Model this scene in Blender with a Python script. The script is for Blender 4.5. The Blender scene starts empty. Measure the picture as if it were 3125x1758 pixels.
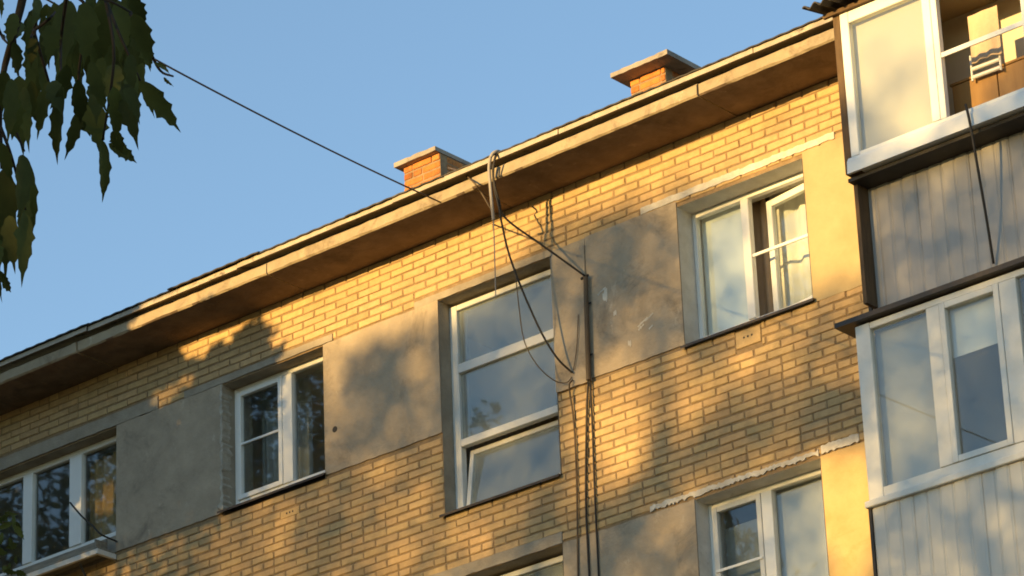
import bpy, bmesh, math, random
import numpy as np
from mathutils import Vector, Matrix
R = math.radians
random.seed(11); rng = np.random.default_rng(7)
S = bpy.context.scene
COL = S.collection

# ------------------------------------------------------------------ camera
F_PX, PW, PH = 11508.0, 3125.0, 1758.0
YAW, PITCH, ROLL = R(39.811), R(24.179), R(-2.415)
CAMP = Vector((0, 0, 1.6))
fw = Vector((-math.sin(YAW)*math.cos(PITCH), math.cos(YAW)*math.cos(PITCH), math.sin(PITCH)))
r0 = Vector((math.cos(YAW), math.sin(YAW), 0)); u0 = r0.cross(fw)
rt = math.cos(ROLL)*r0 + math.sin(ROLL)*u0
up = -math.sin(ROLL)*r0 + math.cos(ROLL)*u0
cam = bpy.data.cameras.new('camera'); camo = bpy.data.objects.new('camera', cam); COL.objects.link(camo)
cam.sensor_width = 36; cam.lens = 36*F_PX/PW; cam.clip_end = 3000; cam.clip_start = 0.1
M = Matrix((rt, up, -fw)).transposed().to_4x4(); M.translation = CAMP
camo.matrix_world = M
S.camera = camo
S.render.resolution_x, S.render.resolution_y = 1024, 576
# ------------------------------------------------------------------ sky, sun, exposure
SUN_EL, SUN_AZ = R(6.0), R(11.0)          # low evening sun, 11 degrees to one side of the facade's normal
to_sun = Vector((-math.sin(SUN_AZ)*math.cos(SUN_EL), -math.cos(SUN_AZ)*math.cos(SUN_EL), math.sin(SUN_EL)))
W = bpy.data.worlds.new('World'); S.world = W; W.use_nodes = True
nt = W.node_tree; nt.nodes.clear()
sky = nt.nodes.new('ShaderNodeTexSky'); sky.sky_type = 'NISHITA'; sky.sun_disc = False
sky.sun_elevation = SUN_EL; sky.sun_rotation = math.pi + SUN_AZ
sky.altitude = 150; sky.air_density = 0.85; sky.dust_density = 0.0; sky.ozone_density = 1.45
bg = nt.nodes.new('ShaderNodeBackground'); bg.inputs[1].default_value = 0.15
wo = nt.nodes.new('ShaderNodeOutputWorld')
nt.links.new(sky.outputs[0], bg.inputs[0]); nt.links.new(bg.outputs[0], wo.inputs[0])
sun = bpy.data.lights.new('sun', 'SUN'); sun.energy = 4.0; sun.angle = R(0.55); sun.color = (1.0, 0.645, 0.22)
suno = bpy.data.objects.new('sun', sun); COL.objects.link(suno)
suno.rotation_euler = to_sun.to_track_quat('Z', 'Y').to_euler()
suno.location = (-20, -60, 40)
vs = S.view_settings; vs.view_transform = 'Standard'; vs.look = 'None'; vs.gamma = 1; vs.exposure = 1.3
S.render.film_transparent = False
S.cycles.filter_width = 1.8

# ------------------------------------------------------------------ helpers
def ray(px, py):
    return fw + rt*((px-PW/2)/F_PX) - up*((py-PH/2)/F_PX)
def at(px, py, y):
    d = ray(px, py); return CAMP + d*(y/d.y)
def atd(px, py, dist):
    d = ray(px, py); return CAMP + d.normalized()*dist
def inframe(p, m=60):
    v = p-CAMP; z = v.dot(fw)
    if z < 0.05: return False
    x = PW/2+F_PX*v.dot(rt)/z; y = PH/2-F_PX*v.dot(up)/z
    return -m < x < PW+m and -m < y < PH+m
D = 23.0                                   # the facade's plane
WLOC = {}
def tag(o, label=None, cat=None, group=None, kind=None):
    if label: o['label'] = label
    if cat: o['category'] = cat
    if group: o['group'] = group
    if kind: o['kind'] = kind
    return o
def empty(name, loc, parent=None):
    o = bpy.data.objects.new(name, None); COL.objects.link(o)
    loc = Vector(loc); WLOC[o.name] = loc.copy()
    if parent is not None:
        o.parent = parent; o.location = loc - WLOC[parent.name]
    else: o.location = loc
    o.empty_display_size = 0.1
    return o
class MB:
    def __init__(s): s.v = []; s.f = []
    def box(s, x0, x1, y0, y1, z0, z1):
        n = len(s.v)
        s.v += [(x0,y0,z0),(x1,y0,z0),(x1,y1,z0),(x0,y1,z0),(x0,y0,z1),(x1,y0,z1),(x1,y1,z1),(x0,y1,z1)]
        s.f += [tuple(n+i for i in q) for q in ((0,3,2,1),(4,5,6,7),(0,1,5,4),(1,2,6,5),(2,3,7,6),(3,0,4,7))]
        return s
    def quad(s, a, b, c, d):
        n = len(s.v); s.v += [tuple(a),tuple(b),tuple(c),tuple(d)]; s.f.append((n,n+1,n+2,n+3)); return s
    def tube(s, pts, rad, n=8, cap=True):
        pts = [Vector(p) for p in pts]
        if not hasattr(rad, '__len__'): rad = [rad]*len(pts)
        b = len(s.v); ref = Vector((0.31,0.2,0.93))
        for i, p in enumerate(pts):
            t = (pts[min(i+1,len(pts)-1)]-pts[max(i-1,0)]).normalized()
            a = t.cross(ref)
            if a.length < 1e-3: a = t.cross(Vector((1,0,0)))
            a.normalize(); c = t.cross(a)
            for k in range(n):
                q = p + rad[i]*(a*math.cos(2*math.pi*k/n)+c*math.sin(2*math.pi*k/n)); s.v.append(tuple(q))
        for i in range(len(pts)-1):
            for k in range(n):
                k2 = (k+1) % n
                s.f.append((b+i*n+k, b+i*n+k2, b+(i+1)*n+k2, b+(i+1)*n+k))
        if cap:
            s.f.append(tuple(b+k for k in reversed(range(n)))); e = b+(len(pts)-1)*n
            s.f.append(tuple(e+k for k in range(n)))
        return s
    def build(s, name, mat, parent=None, bevel=0, smooth=False, loc=None):
        base = WLOC[parent.name] if parent is not None and parent.name in WLOC else Vector((0,0,0))
        o0 = Vector(loc) if loc is not None else base
        me = bpy.data.meshes.new(name)
        me.from_pydata([(x-o0.x, y-o0.y, z-o0.z) for x,y,z in s.v], [], s.f)
        if bevel:
            bm = bmesh.new(); bm.from_mesh(me)
            bmesh.ops.bevel(bm, geom=bm.edges[:], offset=bevel, segments=1, affect='EDGES', clamp_overlap=True)
            bm.to_mesh(me); bm.free()
        if smooth: me.polygons.foreach_set('use_smooth', [True]*len(me.polygons))
        me.update()
        if mat: me.materials.append(mat)
        o = bpy.data.objects.new(name, me); COL.objects.link(o)
        if parent is not None: o.parent = parent
        o.location = o0 - base; WLOC[o.name] = o0.copy()
        return o
def spline(pts, n=8):
    P = [Vector(p) for p in pts]; out = []
    for i in range(len(P)-1):
        a, b, c, d = P[max(i-1,0)], P[i], P[i+1], P[min(i+2,len(P)-1)]
        for k in range(n):
            t = k/n
            out.append(0.5*((2*b)+(c-a)*t+(2*a-5*b+4*c-d)*t*t+(3*b-a-3*c+d)*t**3))
    out.append(P[-1]); return out

# ------------------------------------------------------------------ materials
def ramp_mix(nt, fac, cols):
    r = nt.nodes.new('ShaderNodeValToRGB'); e = r.color_ramp.elements
    while len(e) > 1: e.remove(e[-1])
    e[0].position = cols[0][0]; e[0].color = (*cols[0][1], 1)
    for p, c in cols[1:]:
        k = e.new(p); k.color = (*c, 1)
    nt.links.new(fac, r.inputs[0]); return r.outputs[0]
def mat(name, c1, c2=None, scale=6, rough=0.8, bump=0.0, bscale=60, spec=0.3, stretch=None, stain=None, sscale=1.5, per_piece=0.0, metal=0.0, detail=6, swidth=0.12, slevel=0.55, scuff=None):
    m = bpy.data.materials.new(name); m.use_nodes = True; nt = m.node_tree; N = nt.nodes; L = nt.links
    p = N['Principled BSDF']; p.inputs['Roughness'].default_value = rough; p.inputs['Metallic'].default_value = metal
    p.inputs['Specular IOR Level'].default_value = spec
    c2 = c2 or tuple(x*0.8 for x in c1)
    geo = N.new('ShaderNodeNewGeometry'); pos = geo.outputs['Position']
    if stretch:
        mp = N.new('ShaderNodeMapping'); mp.inputs['Scale'].default_value = stretch; L.new(pos, mp.inputs[0]); pos = mp.outputs[0]
    nz = N.new('ShaderNodeTexNoise'); nz.inputs['Scale'].default_value = scale; nz.inputs['Detail'].default_value = detail; nz.inputs['Roughness'].default_value = 0.65
    L.new(pos, nz.inputs['Vector'])
    col = ramp_mix(nt, nz.outputs['Fac'], [(0.3, c2), (0.7, c1)])
    if stain:
        n2 = N.new('ShaderNodeTexNoise'); n2.inputs['Scale'].default_value = sscale; n2.inputs['Detail'].default_value = 8; n2.inputs['Roughness'].default_value = 0.7; n2.inputs['Distortion'].default_value = 0.6
        L.new(pos, n2.inputs['Vector'])
        f = N.new('ShaderNodeMapRange'); f.inputs[1].default_value = slevel; f.inputs[2].default_value = slevel+swidth; L.new(n2.outputs['Fac'], f.inputs[0])
        mx = N.new('ShaderNodeMix'); mx.data_type = 'RGBA'; L.new(f.outputs[0], mx.inputs[0]); L.new(col, mx.inputs[6]); mx.inputs[7].default_value = (*stain, 1)
        col = mx.outputs[2]
    if scuff:
        n4 = N.new('ShaderNodeTexNoise'); n4.inputs['Scale'].default_value = 5.5; n4.inputs['Detail'].default_value = 10; n4.inputs['Roughness'].default_value = 0.75
        mp4 = N.new('ShaderNodeMapping'); mp4.inputs['Scale'].default_value = (1.0,1.0,0.55); mp4.inputs['Location'].default_value = (3.1,7.7,1.3); L.new(pos, mp4.inputs[0]); L.new(mp4.outputs[0], n4.inputs['Vector'])
        f4 = N.new('ShaderNodeMapRange'); f4.inputs[1].default_value = 0.60; f4.inputs[2].default_value = 0.72; L.new(n4.outputs['Fac'], f4.inputs[0])
        m4 = N.new('ShaderNodeMix'); m4.data_type = 'RGBA'; L.new(f4.outputs[0], m4.inputs[0]); L.new(col, m4.inputs[6]); m4.inputs[7].default_value = (*scuff, 1); col = m4.outputs[2]
    if per_piece:
        oi = N.new('ShaderNodeObjectInfo'); ad = N.new('ShaderNodeMath'); ad.operation = 'ADD'; L.new(oi.outputs['Random'], ad.inputs[0]); L.new(geo.outputs['Random Per Island'], ad.inputs[1])
        fr = N.new('ShaderNodeMath'); fr.operation = 'FRACT'; L.new(ad.outputs[0], fr.inputs[0])
        mr = N.new('ShaderNodeMapRange'); mr.inputs[3].default_value = 1-per_piece; mr.inputs[4].default_value = 1+per_piece; L.new(fr.outputs[0], mr.inputs[0])
        f2 = N.new('ShaderNodeMath'); f2.operation = 'MULTIPLY'; L.new(fr.outputs[0], f2.inputs[0]); f2.inputs[1].default_value = 7.31
        f3 = N.new('ShaderNodeMath'); f3.operation = 'FRACT'; L.new(f2.outputs[0], f3.inputs[0])
        hs = N.new('ShaderNodeHueSaturation'); L.new(mr.outputs[0], hs.inputs['Value']); L.new(col, hs.inputs['Color'])
        m3 = N.new('ShaderNodeMapRange'); m3.inputs[3].default_value = 0.496; m3.inputs[4].default_value = 0.504; L.new(f3.outputs[0], m3.inputs[0]); L.new(m3.outputs[0], hs.inputs['Hue'])
        col = hs.outputs[0]
        if name.endswith('brick'):                    # some bricks are burnt darker
            f5 = N.new('ShaderNodeMath'); f5.operation = 'MULTIPLY'; L.new(fr.outputs[0], f5.inputs[0]); f5.inputs[1].default_value = 23.7
            f6 = N.new('ShaderNodeMath'); f6.operation = 'FRACT'; L.new(f5.outputs[0], f6.inputs[0])
            f7 = N.new('ShaderNodeMapRange'); f7.inputs[1].default_value = 0.84; f7.inputs[2].default_value = 1.0; f7.inputs[4].default_value = 0.34; L.new(f6.outputs[0], f7.inputs[0])
            m7 = N.new('ShaderNodeMix'); m7.data_type = 'RGBA'; L.new(f7.outputs[0], m7.inputs[0]); L.new(col, m7.inputs[6]); m7.inputs[7].default_value = (c2[0]*.55,c2[1]*.5,c2[2]*.5,1); col = m7.outputs[2]
    L.new(col, p.inputs['Base Color'])
    if bump:
        nb = N.new('ShaderNodeTexNoise'); nb.inputs['Scale'].default_value = bscale; nb.inputs['Detail'].default_value = 5; L.new(pos, nb.inputs['Vector'])
        b = N.new('ShaderNodeBump'); b.inputs['Strength'].default_value = bump; b.inputs['Distance'].default_value = 0.01
        L.new(nb.outputs['Fac'], b.inputs['Height']); L.new(b.outputs[0], p.inputs['Normal'])
    return m
def glass(name, tint=(0.94,0.965,0.965), ior=1.75, dirt_haze=0.02):
    m = bpy.data.materials.new(name); m.use_nodes = True; nt = m.node_tree; N = nt.nodes; L = nt.links
    N.remove(N['Principled BSDF']); out = N['Material Output']
    tr = N.new('ShaderNodeBsdfTransparent'); tr.inputs[0].default_value = (*tint, 1)
    gl = N.new('ShaderNodeBsdfGlossy'); gl.inputs['Roughness'].default_value = 0.02
    di = N.new('ShaderNodeBsdfDiffuse'); di.inputs[0].default_value = (0.54,0.59,0.56,1)
    lw = N.new('ShaderNodeLayerWeight'); pw = N.new('ShaderNodeMath'); pw.operation = 'POWER'; pw.inputs[1].default_value = 4.0; L.new(lw.outputs['Facing'], pw.inputs[0])
    fr = N.new('ShaderNodeMapRange'); f0 = ((ior-1)/(ior+1))**2; fr.inputs[3].default_value = f0; fr.inputs[4].default_value = 1.0; L.new(pw.outputs[0], fr.inputs[0])
    nz = N.new('ShaderNodeTexNoise'); nz.inputs['Scale'].default_value = 2.2; geo = N.new('ShaderNodeNewGeometry'); L.new(geo.outputs['Position'], nz.inputs['Vector'])
    bp = N.new('ShaderNodeBump'); bp.inputs['Strength'].default_value = 0.05; bp.inputs['Distance'].default_value = 0.006; L.new(nz.outputs['Fac'], bp.inputs['Height']); L.new(bp.outputs[0], gl.inputs['Normal'])
    a = N.new('ShaderNodeMixShader'); a.inputs[0].default_value = dirt_haze; L.new(tr.outputs[0], a.inputs[1]); L.new(di.outputs[0], a.inputs[2])
    b = N.new('ShaderNodeMixShader'); L.new(fr.outputs[0], b.inputs[0]); L.new(a.outputs[0], b.inputs[1]); L.new(gl.outputs[0], b.inputs[2])
    L.new(b.outputs[0], out.inputs['Surface']); return m
def leafmat(name, c1, c2, trans=0.35):
    m = mat(name, c1, c2, scale=18, rough=0.7, spec=0.15, per_piece=0.3)
    nt = m.node_tree; N = nt.nodes; L = nt.links; p = N['Principled BSDF']
    t = N.new('ShaderNodeBsdfTranslucent'); src = p.inputs['Base Color'].links[0].from_socket; L.new(src, t.inputs[0])
    mx = N.new('ShaderNodeMixShader'); mx.inputs[0].default_value = trans
    L.new(p.outputs[0], mx.inputs[1]); L.new(t.outputs[0], mx.inputs[2]); L.new(mx.outputs[0], N['Material Output'].inputs['Surface'])
    return m
m_brick = mat('yellow_brick', (0.53,0.365,0.185), (0.41,0.28,0.14), scale=13, rough=0.95, bump=0.6, bscale=70, per_piece=0.07, stain=(0.32,0.235,0.135), sscale=1.1, slevel=0.60, swidth=0.16)
m_mortar = mat('mortar', (0.31,0.215,0.12), (0.19,0.13,0.072), scale=14, rough=0.95, bump=0.5, bscale=120)
m_plaster = mat('grey_plaster', (0.43,0.345,0.25), (0.30,0.245,0.18), scale=3.0, rough=0.95, bump=0.7, bscale=30, stain=(0.175,0.145,0.11), sscale=1.9, swidth=0.2, slevel=0.53, scuff=(0.50,0.42,0.32))
m_plaster_w = mat('ochre_plaster', (0.46,0.355,0.20), (0.38,0.285,0.15), scale=2.6, rough=0.95, bump=0.3, bscale=45, stain=(0.40,0.30,0.16), sscale=1.6, swidth=0.25)
m_plaster_o = mat('rust_stained_plaster', (0.50,0.37,0.19), (0.42,0.28,0.12), scale=2.6, rough=0.95, bump=0.3, bscale=45, stain=(0.40,0.20,0.06), sscale=2.4, swidth=0.25, slevel=0.52)
m_lintel = mat('lintel_concrete', (0.36,0.31,0.24), (0.25,0.21,0.16), scale=5, rough=0.95, bump=0.5, bscale=50)
m_cornice = mat('cornice_concrete', (0.40,0.32,0.21), (0.28,0.22,0.145), scale=3.5, rough=0.92, bump=0.4, bscale=40, stain=(0.19,0.145,0.095), sscale=3.4, swidth=0.16, slevel=0.52, stretch=(1,1,1), scuff=(0.55,0.47,0.34))
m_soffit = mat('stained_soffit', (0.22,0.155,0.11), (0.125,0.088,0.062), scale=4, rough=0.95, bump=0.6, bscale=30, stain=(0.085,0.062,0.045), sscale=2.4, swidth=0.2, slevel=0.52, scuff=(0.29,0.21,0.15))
m_lintel_l = mat('pale_broken_plaster', (0.46,0.42,0.35), (0.30,0.27,0.22), scale=14, rough=0.95, bump=0.8, bscale=50)
m_strip = mat('white_cement', (0.66,0.61,0.53), (0.44,0.40,0.34), scale=9, rough=0.95, bump=0.6, bscale=60)
m_white = mat('white_pvc', (0.80,0.79,0.76), (0.72,0.71,0.68), scale=3, rough=0.4, spec=0.4)
m_oldwhite = mat('old_white_paint', (0.66,0.64,0.60), (0.50,0.48,0.44), scale=7, rough=0.7, bump=0.3, bscale=60, stain=(0.40,0.36,0.31), sscale=4, slevel=0.6)
m_alu = mat('painted_frame', (0.66,0.65,0.62), (0.56,0.55,0.52), scale=5, rough=0.45, spec=0.4)
m_dark = mat('dark_metal', (0.045,0.038,0.032), (0.025,0.021,0.018), scale=8, rough=0.6, spec=0.3)
m_sill = mat('brown_sill', (0.06,0.042,0.03), (0.035,0.026,0.02), scale=8, rough=0.55, spec=0.4)
m_roof = mat('dark_slate', (0.07,0.062,0.055), (0.04,0.036,0.033), scale=6, rough=0.85, bump=0.4, bscale=40, stain=(0.12,0.11,0.09), sscale=3)
m_flash = mat('drip_flashing', (0.48,0.41,0.31), (0.30,0.25,0.19), scale=5, rough=0.6, spec=0.3, stain=(0.10,0.08,0.06), sscale=5, slevel=0.56)
m_wood = mat('weathered_wood', (0.15,0.095,0.05), (0.08,0.05,0.028), scale=5, rough=0.85, bump=0.4, bscale=40, stretch=(6,6,0.8))
m_greywood = mat('grey_wood', (0.30,0.27,0.22), (0.17,0.15,0.12), scale=5, rough=0.9, bump=0.4, bscale=40, stretch=(0.8,6,6), stain=(0.10,0.09,0.07), sscale=3)
m_clad = mat('ribbed_cladding', (0.36,0.335,0.315), (0.30,0.28,0.265), scale=2, rough=0.5, spec=0.4, stretch=(3,3,0.6), per_piece=0.015)
m_clad2 = mat('pale_cladding', (0.48,0.48,0.465), (0.42,0.42,0.41), scale=2, rough=0.5, spec=0.4, stretch=(3,3,0.6), per_piece=0.015)
m_orange = mat('orange_brick', (0.56,0.215,0.055), (0.40,0.135,0.035), scale=12, rough=0.9, bump=0.8, bscale=60, per_piece=0.32, stain=(0.22,0.09,0.035), sscale=5, slevel=0.55)
m_omort = mat('chimney_mortar', (0.34,0.23,0.13), (0.20,0.13,0.07), scale=14, rough=0.95, bump=0.5)
m_cap = mat('chimney_cap', (0.36,0.31,0.26), (0.24,0.205,0.17), scale=6, rough=0.9, bump=0.5, bscale=40, stain=(0.16,0.14,0.12), sscale=5)
m_room = mat('room_wall', (0.55,0.45,0.34), (0.48,0.39,0.29), scale=2, rough=0.9)
m_glass = glass('window_glass', ior=1.6)
m_glass_d = glass('stair_glass', tint=(0.86,0.87,0.86), ior=1.75, dirt_haze=0.24)  # grey veil mixed in stands for the hazy sky mirrored in the stair panes
m_glass_b = glass('balcony_glass', tint=(0.93,0.945,0.94), ior=1.65, dirt_haze=0.07)
m_cable_d = mat('black_cable', (0.035,0.028,0.022), (0.02,0.016,0.013), rough=0.6)
m_cable_l = mat('grey_cable', (0.36,0.32,0.28), (0.26,0.23,0.20), rough=0.6)
m_cable_b = mat('brown_cable', (0.12,0.085,0.05), (0.08,0.055,0.035), rough=0.7)
m_leaf = leafmat('maple_leaf', (0.082,0.092,0.022), (0.044,0.052,0.013), 0.35)
m_leaf2 = leafmat('far_leaf', (0.06,0.085,0.02), (0.035,0.055,0.014), 0.3)
m_bark = mat('bark', (0.09,0.07,0.05), (0.05,0.04,0.03), scale=20, rough=0.95, bump=0.8, bscale=40)
m_twig = mat('twig', (0.03,0.024,0.018), (0.02,0.016,0.012), scale=20, rough=0.9)
m_ground = mat('grass_ground', (0.07,0.075,0.03), (0.10,0.085,0.05), scale=0.8, rough=0.95)

# ------------------------------------------------------------------ ground
g = MB().quad((-900,-900,0),(900,-900,0),(900,900,0),(-900,900,0)).build('ground', m_ground); tag(g, 'mown grass ground around the apartment block', 'ground', kind='structure')

# ------------------------------------------------------------------ apartment building
B = empty('apartment_building', (-20, D, 0))
tag(B, 'yellow brick apartment block with grey plaster panels, deep eaves and glazed balconies', 'building')
BX0, BX1, ZT = -34.0, 4.0, 15.80
LZ, SZ, ST = 15.19, 13.90, 2.64                      # lintel, sill, storey
HOLES = [(-27.1,-24.11,13.93,LZ), (-22.70,-21.42,SZ,LZ), (-20.02,-18.71,13.14,LZ), (-17.32,-16.0,SZ,LZ),
         (-17.32,-16.05,SZ-ST,LZ-ST), (-20.02,-18.73,13.14-ST,LZ-ST)]
def wall_mesh():
    xs = sorted({BX0, BX1, *[h[0] for h in HOLES], *[h[1] for h in HOLES]})
    zs = sorted({0.0, ZT+0.12, *[h[2] for h in HOLES], *[h[3] for h in HOLES]})
    mb = MB(); th = 0.38
    def hole(x, z): return any(h[0] < x < h[1] and h[2] < z < h[3] for h in HOLES)
    for i in range(len(xs)-1):
        for j in range(len(zs)-1):
            x0,x1,z0,z1 = xs[i],xs[i+1],zs[j],zs[j+1]
            if not hole((x0+x1)/2,(z0+z1)/2):
                mb.quad((x0,D,z0),(x1,D,z0),(x1,D,z1),(x0,D,z1)); mb.quad((x1,D+th,z0),(x0,D+th,z0),(x0,D+th,z1),(x1,D+th,z1))
    return mb
wall = wall_mesh().build('wall', m_mortar, B)
reveal_mats = {}
for hi, (x0,x1,z0,z1) in enumerate(HOLES):          # plastered reveals, one ring of four faces a window
    rm = MB(); e = 0.003; y0, y1 = D-0.011, D+0.38
    rm.quad((x0+e,y0,z0),(x0+e,y1,z0),(x0+e,y1,z1),(x0+e,y0,z1)); rm.quad((x1-e,y1,z0),(x1-e,y0,z0),(x1-e,y0,z1),(x1-e,y1,z1))
    rm.quad((x0,y0,z1-e),(x0,y1,z1-e),(x1,y1,z1-e),(x1,y0,z1-e)); rm.quad((x0,y1,z0+e),(x0,y0,z0+e),(x1,y0,z0+e),(x1,y1,z0+e))
    rm.build('window_reveal', m_oldwhite if hi in (3,4) else m_lintel, B)
# back, ends and attic of the block
bk = MB()
bk.box(BX0, BX0+0.38, D+0.39, D+11, 0, ZT); bk.box(BX1-0.38, BX1, D+0.39, D+11, 0, ZT); bk.box(BX0, BX1, D+11.002, D+11.4, 0, ZT); bk.box(BX0+0.39,BX1-0.39, D+0.39, D+10.99, ZT-0.1, ZT)
bk.build('end_walls', m_mortar, B)

# plaster panels: x0,x1,z0,z1,proud,material
PANELS = [(-24.108,-22.703,13.93,15.205,0.014,m_plaster), (-21.418,-20.023,13.93,15.20,0.014,m_plaster), (-18.325,-17.323,13.925,15.245,0.014,m_plaster),
          (-18.705,-18.328,13.905,15.17,0.030,m_plaster), (-18.705,-18.328,15.172,15.235,0.016,m_lintel), (-15.995,-14.2,13.88,15.238,0.014,m_plaster_w),
          (-16.045,-14.2,10.9,12.565,0.014,m_plaster_o), (-18.725,-17.323,10.9,12.555,0.014,m_plaster), (-24.108,-22.703,11.3,12.55,0.014,m_plaster), (-21.418,-20.023,11.3,12.55,0.014,m_plaster),
          (-28.5,-23.55,15.208,15.335,0.018,m_lintel), (-23.2,-21.30,15.207,15.275,0.015,m_lintel), (-20.30,-18.708,15.195,15.262,0.015,m_lintel), (-20.6,-18.73,12.555,12.66,0.015,m_lintel)]
def ragged(x0,x1,z0,z1,yf,yb,step=0.07,amp=0.012, ampb=None, sides=0.006):
    """a slab of plaster with a slightly wandering outline"""
    ampb = amp if ampb is None else ampb
    n = max(3,int((x1-x0)/step)); mb = MB(); top = []; bot = []
    for i in range(n+1):
        x = x0+(x1-x0)*i/n; e = 0.0 if i in (0,n) else 1.0
        top.append((x+e*random.uniform(-sides,sides), z1+random.uniform(-amp,amp*0.6))); bot.append((x+e*random.uniform(-sides,sides), z0+random.uniform(-ampb*0.6,ampb)))
    for i in range(n+1):
        for (x,z) in (top[i], bot[i]): mb.v += [(x,yf,z),(x,yb,z)]
    for i in range(n):
        a, b = i*4, (i+1)*4
        mb.f += [(a+2,b+2,b,a),(a,b,b+1,a+1),(a+3,b+3,b+2,a+2)]
    mb.f += [(0,1,3,2),(n*4,n*4+2,n*4+3,n*4+1)]
    return mb
for (x0,x1,z0,z1,pr,mm) in PANELS:
    ragged(x0,x1,z0,z1,D-pr,D+0.05,amp=0.006 if mm is not m_lintel else 0.004).build('plaster_panel' if mm is not m_lintel else 'lintel', mm, B)
ragged(-17.70,-15.66,15.247,15.310,D-0.019,D+0.02,step=0.028,amp=0.007).build('cement_strip', m_strip, B)
ragged(-17.78,-16.06,12.575,12.622,D-0.018,D+0.02,step=0.02,amp=0.012,ampb=0.018).build('cement_strip', m_strip, B)
ragged(-16.03,-15.66,12.575,12.650,D-0.019,D+0.02,step=0.02,amp=0.011).build('cement_strip', m_strip, B)
# broken plaster edge and foam beside the second window
cr_ = MB(); n_ = 46
for i in range(n_+1):
    z = 13.955+1.235*i/n_; a_ = 0.012+0.035*abs(math.sin(i*0.55))*random.uniform(.3,1)+(0.05 if i in (1,2) else 0); b_ = random.uniform(-.004,.016)
    cr_.v += [(-22.70-a_,D-0.012,z),(-22.70-a_*.6,D-0.024-random.uniform(0,.012),z),(-22.70+b_,D-0.02-random.uniform(0,.01),z),(-22.70+b_,D+0.06+random.uniform(0,.05),z)]
for i in range(n_):
    for q in range(3): cr_.f.append((4*i+q,4*i+q+1,4*i+q+5,4*i+q+4))
cr_.build('broken_plaster_edge', m_lintel_l, B)
for (px_,py_,w_,h_) in ((1850,905,.05,.10),(1880,955,.03,.05),(1965,985,.12,.018),(1985,970,.10,.014),(1960,1000,.07,.02),(1925,1050,.03,.05),(1840,890,.10,.016),(1990,1000,.05,.012)):
    q_ = at(px_,py_,D); o_ = ragged(-w_/2,w_/2,-h_/2,h_/2,-0.0175,-0.012,step=0.012,amp=h_*.35); o_ = o_.build('plaster_smear', m_strip, B, loc=(0,0,0)); o_.location = Vector((q_.x,D,q_.z))-WLOC[B.name]; o_.rotation_euler = (0,-R(28) if w_ > h_ else 0,0)

# bricks --------------------------------------------------------------
CH, BL, JT = 0.07333, 0.272, 0.0135
blockers = [(h[0],h[1],h[2],h[3]) for h in HOLES] + [(p[0],p[1],p[2],p[3]) for p in PANELS]
VENTS = [(-21.98,-21.75,13.735-0.073,13.735), (-16.80,-16.545,13.72,13.72+0.146)]
blockers += [(v[0]-0.006,v[1]+0.006,v[2]-0.003,v[3]+0.003) for v in VENTS]
def brick_list(xa, xb, za, zb):
    out = []; r = 0; ztop = 15.80
    nrow = int((ztop-za)/CH)+1
    rr = random.Random(5)
    for k in range(nrow):
        z1 = ztop-0.002-k*CH; z0 = z1-CH+JT
        if z0 > zb: continue
        x = xa-(0.5*BL if k % 2 else 0)-rr.uniform(0,0.012)
        heads = rr.random() < 0.09
        while x < xb:
            L_ = BL; j_ = lambda: rr.uniform(-.003,.003); pair = rr.random() < (0.6 if heads else 0.02)
            segs = [(x+JT/2+j_(), x+L_/2-JT/2+j_()), (x+L_/2+JT/2+j_(), x+L_-JT/2+j_())] if pair else [(x+JT/2+j_(), x+L_-JT/2+j_())]
            for (bx0,bx1,bz0,bz1) in blockers:
                if bz0-0.004 < (z0+z1)/2 < bz1+0.004:
                    ns = []
                    for (s0,s1) in segs:
                        if s1 <= bx0 or s0 >= bx1: ns.append((s0,s1))
                        else:
                            if s0 < bx0-0.03: ns.append((s0,bx0-0.003))
                            if s1 > bx1+0.03: ns.append((bx1+0.003,s1))
                    segs = ns
            wz = 0.004*math.sin(x*1.3+k*0.7)+0.003*math.sin(x*3.1+k)+rr.uniform(-.0015,.0015)
            for (s0,s1) in segs: out.append((s0,s1,z0+wz,z1+wz))
            x += L_
    return out
BR = brick_list(-29.0, -12.0, 10.6, 15.8)
def seen_size(b):
    cx, cz = (b[0]+b[1])/2, (b[2]+b[3])/2; p = Vector((cx,D,cz)); v = p-CAMP; z = v.dot(fw)
    X = PW/2+F_PX*v.dot(rt)/z; Y = PH/2-F_PX*v.dot(up)/z
    if not (10 < X < PW-10 and 10 < Y < PH-10): return 0
    if X > 2545+0.085*(Y-90): return 0
    return (b[1]-b[0])/z/z*1000
def brick_mesh(l, h):
    a = MB(); x, z = l/2, h/2; c = 0.005
    rings = [(x,z,0.004),(x,z,-0.002),(x-c,z-c,-0.0075)]; j = lambda a_: random.uniform(-a_,a_)
    for (p,q,y) in rings:
        e = 0.0 if y > 0 else 0.0022
        a.v += [(-p+j(e),y+j(e*.6),-q+j(e)),(p+j(e),y+j(e*.6),-q+j(e)),(p+j(e),y+j(e*.6),q+j(e)),(-p+j(e),y+j(e*.6),q+j(e))]
    for i in (0,4):
        for k in range(4):
            k2 = (k+1) % 4; a.f.append((i+k,i+k2,i+4+k2,i+4+k))
    a.f.append((8,9,10,11)); return a
BR.sort(key=seen_size, reverse=True)
lead, rest = BR[:300], BR[300:]
hm = CH-JT
base_me = {}
for key, l in [(f'full{i}',BL-JT) for i in range(8)]+[(f'half{i}',BL*0.5-JT) for i in range(8)]:
    mb = brick_mesh(l, hm); me = bpy.data.meshes.new('brick'); me.from_pydata(mb.v, [], mb.f); me.update(); me.materials.append(m_brick); base_me[key] = (me, l)
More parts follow.
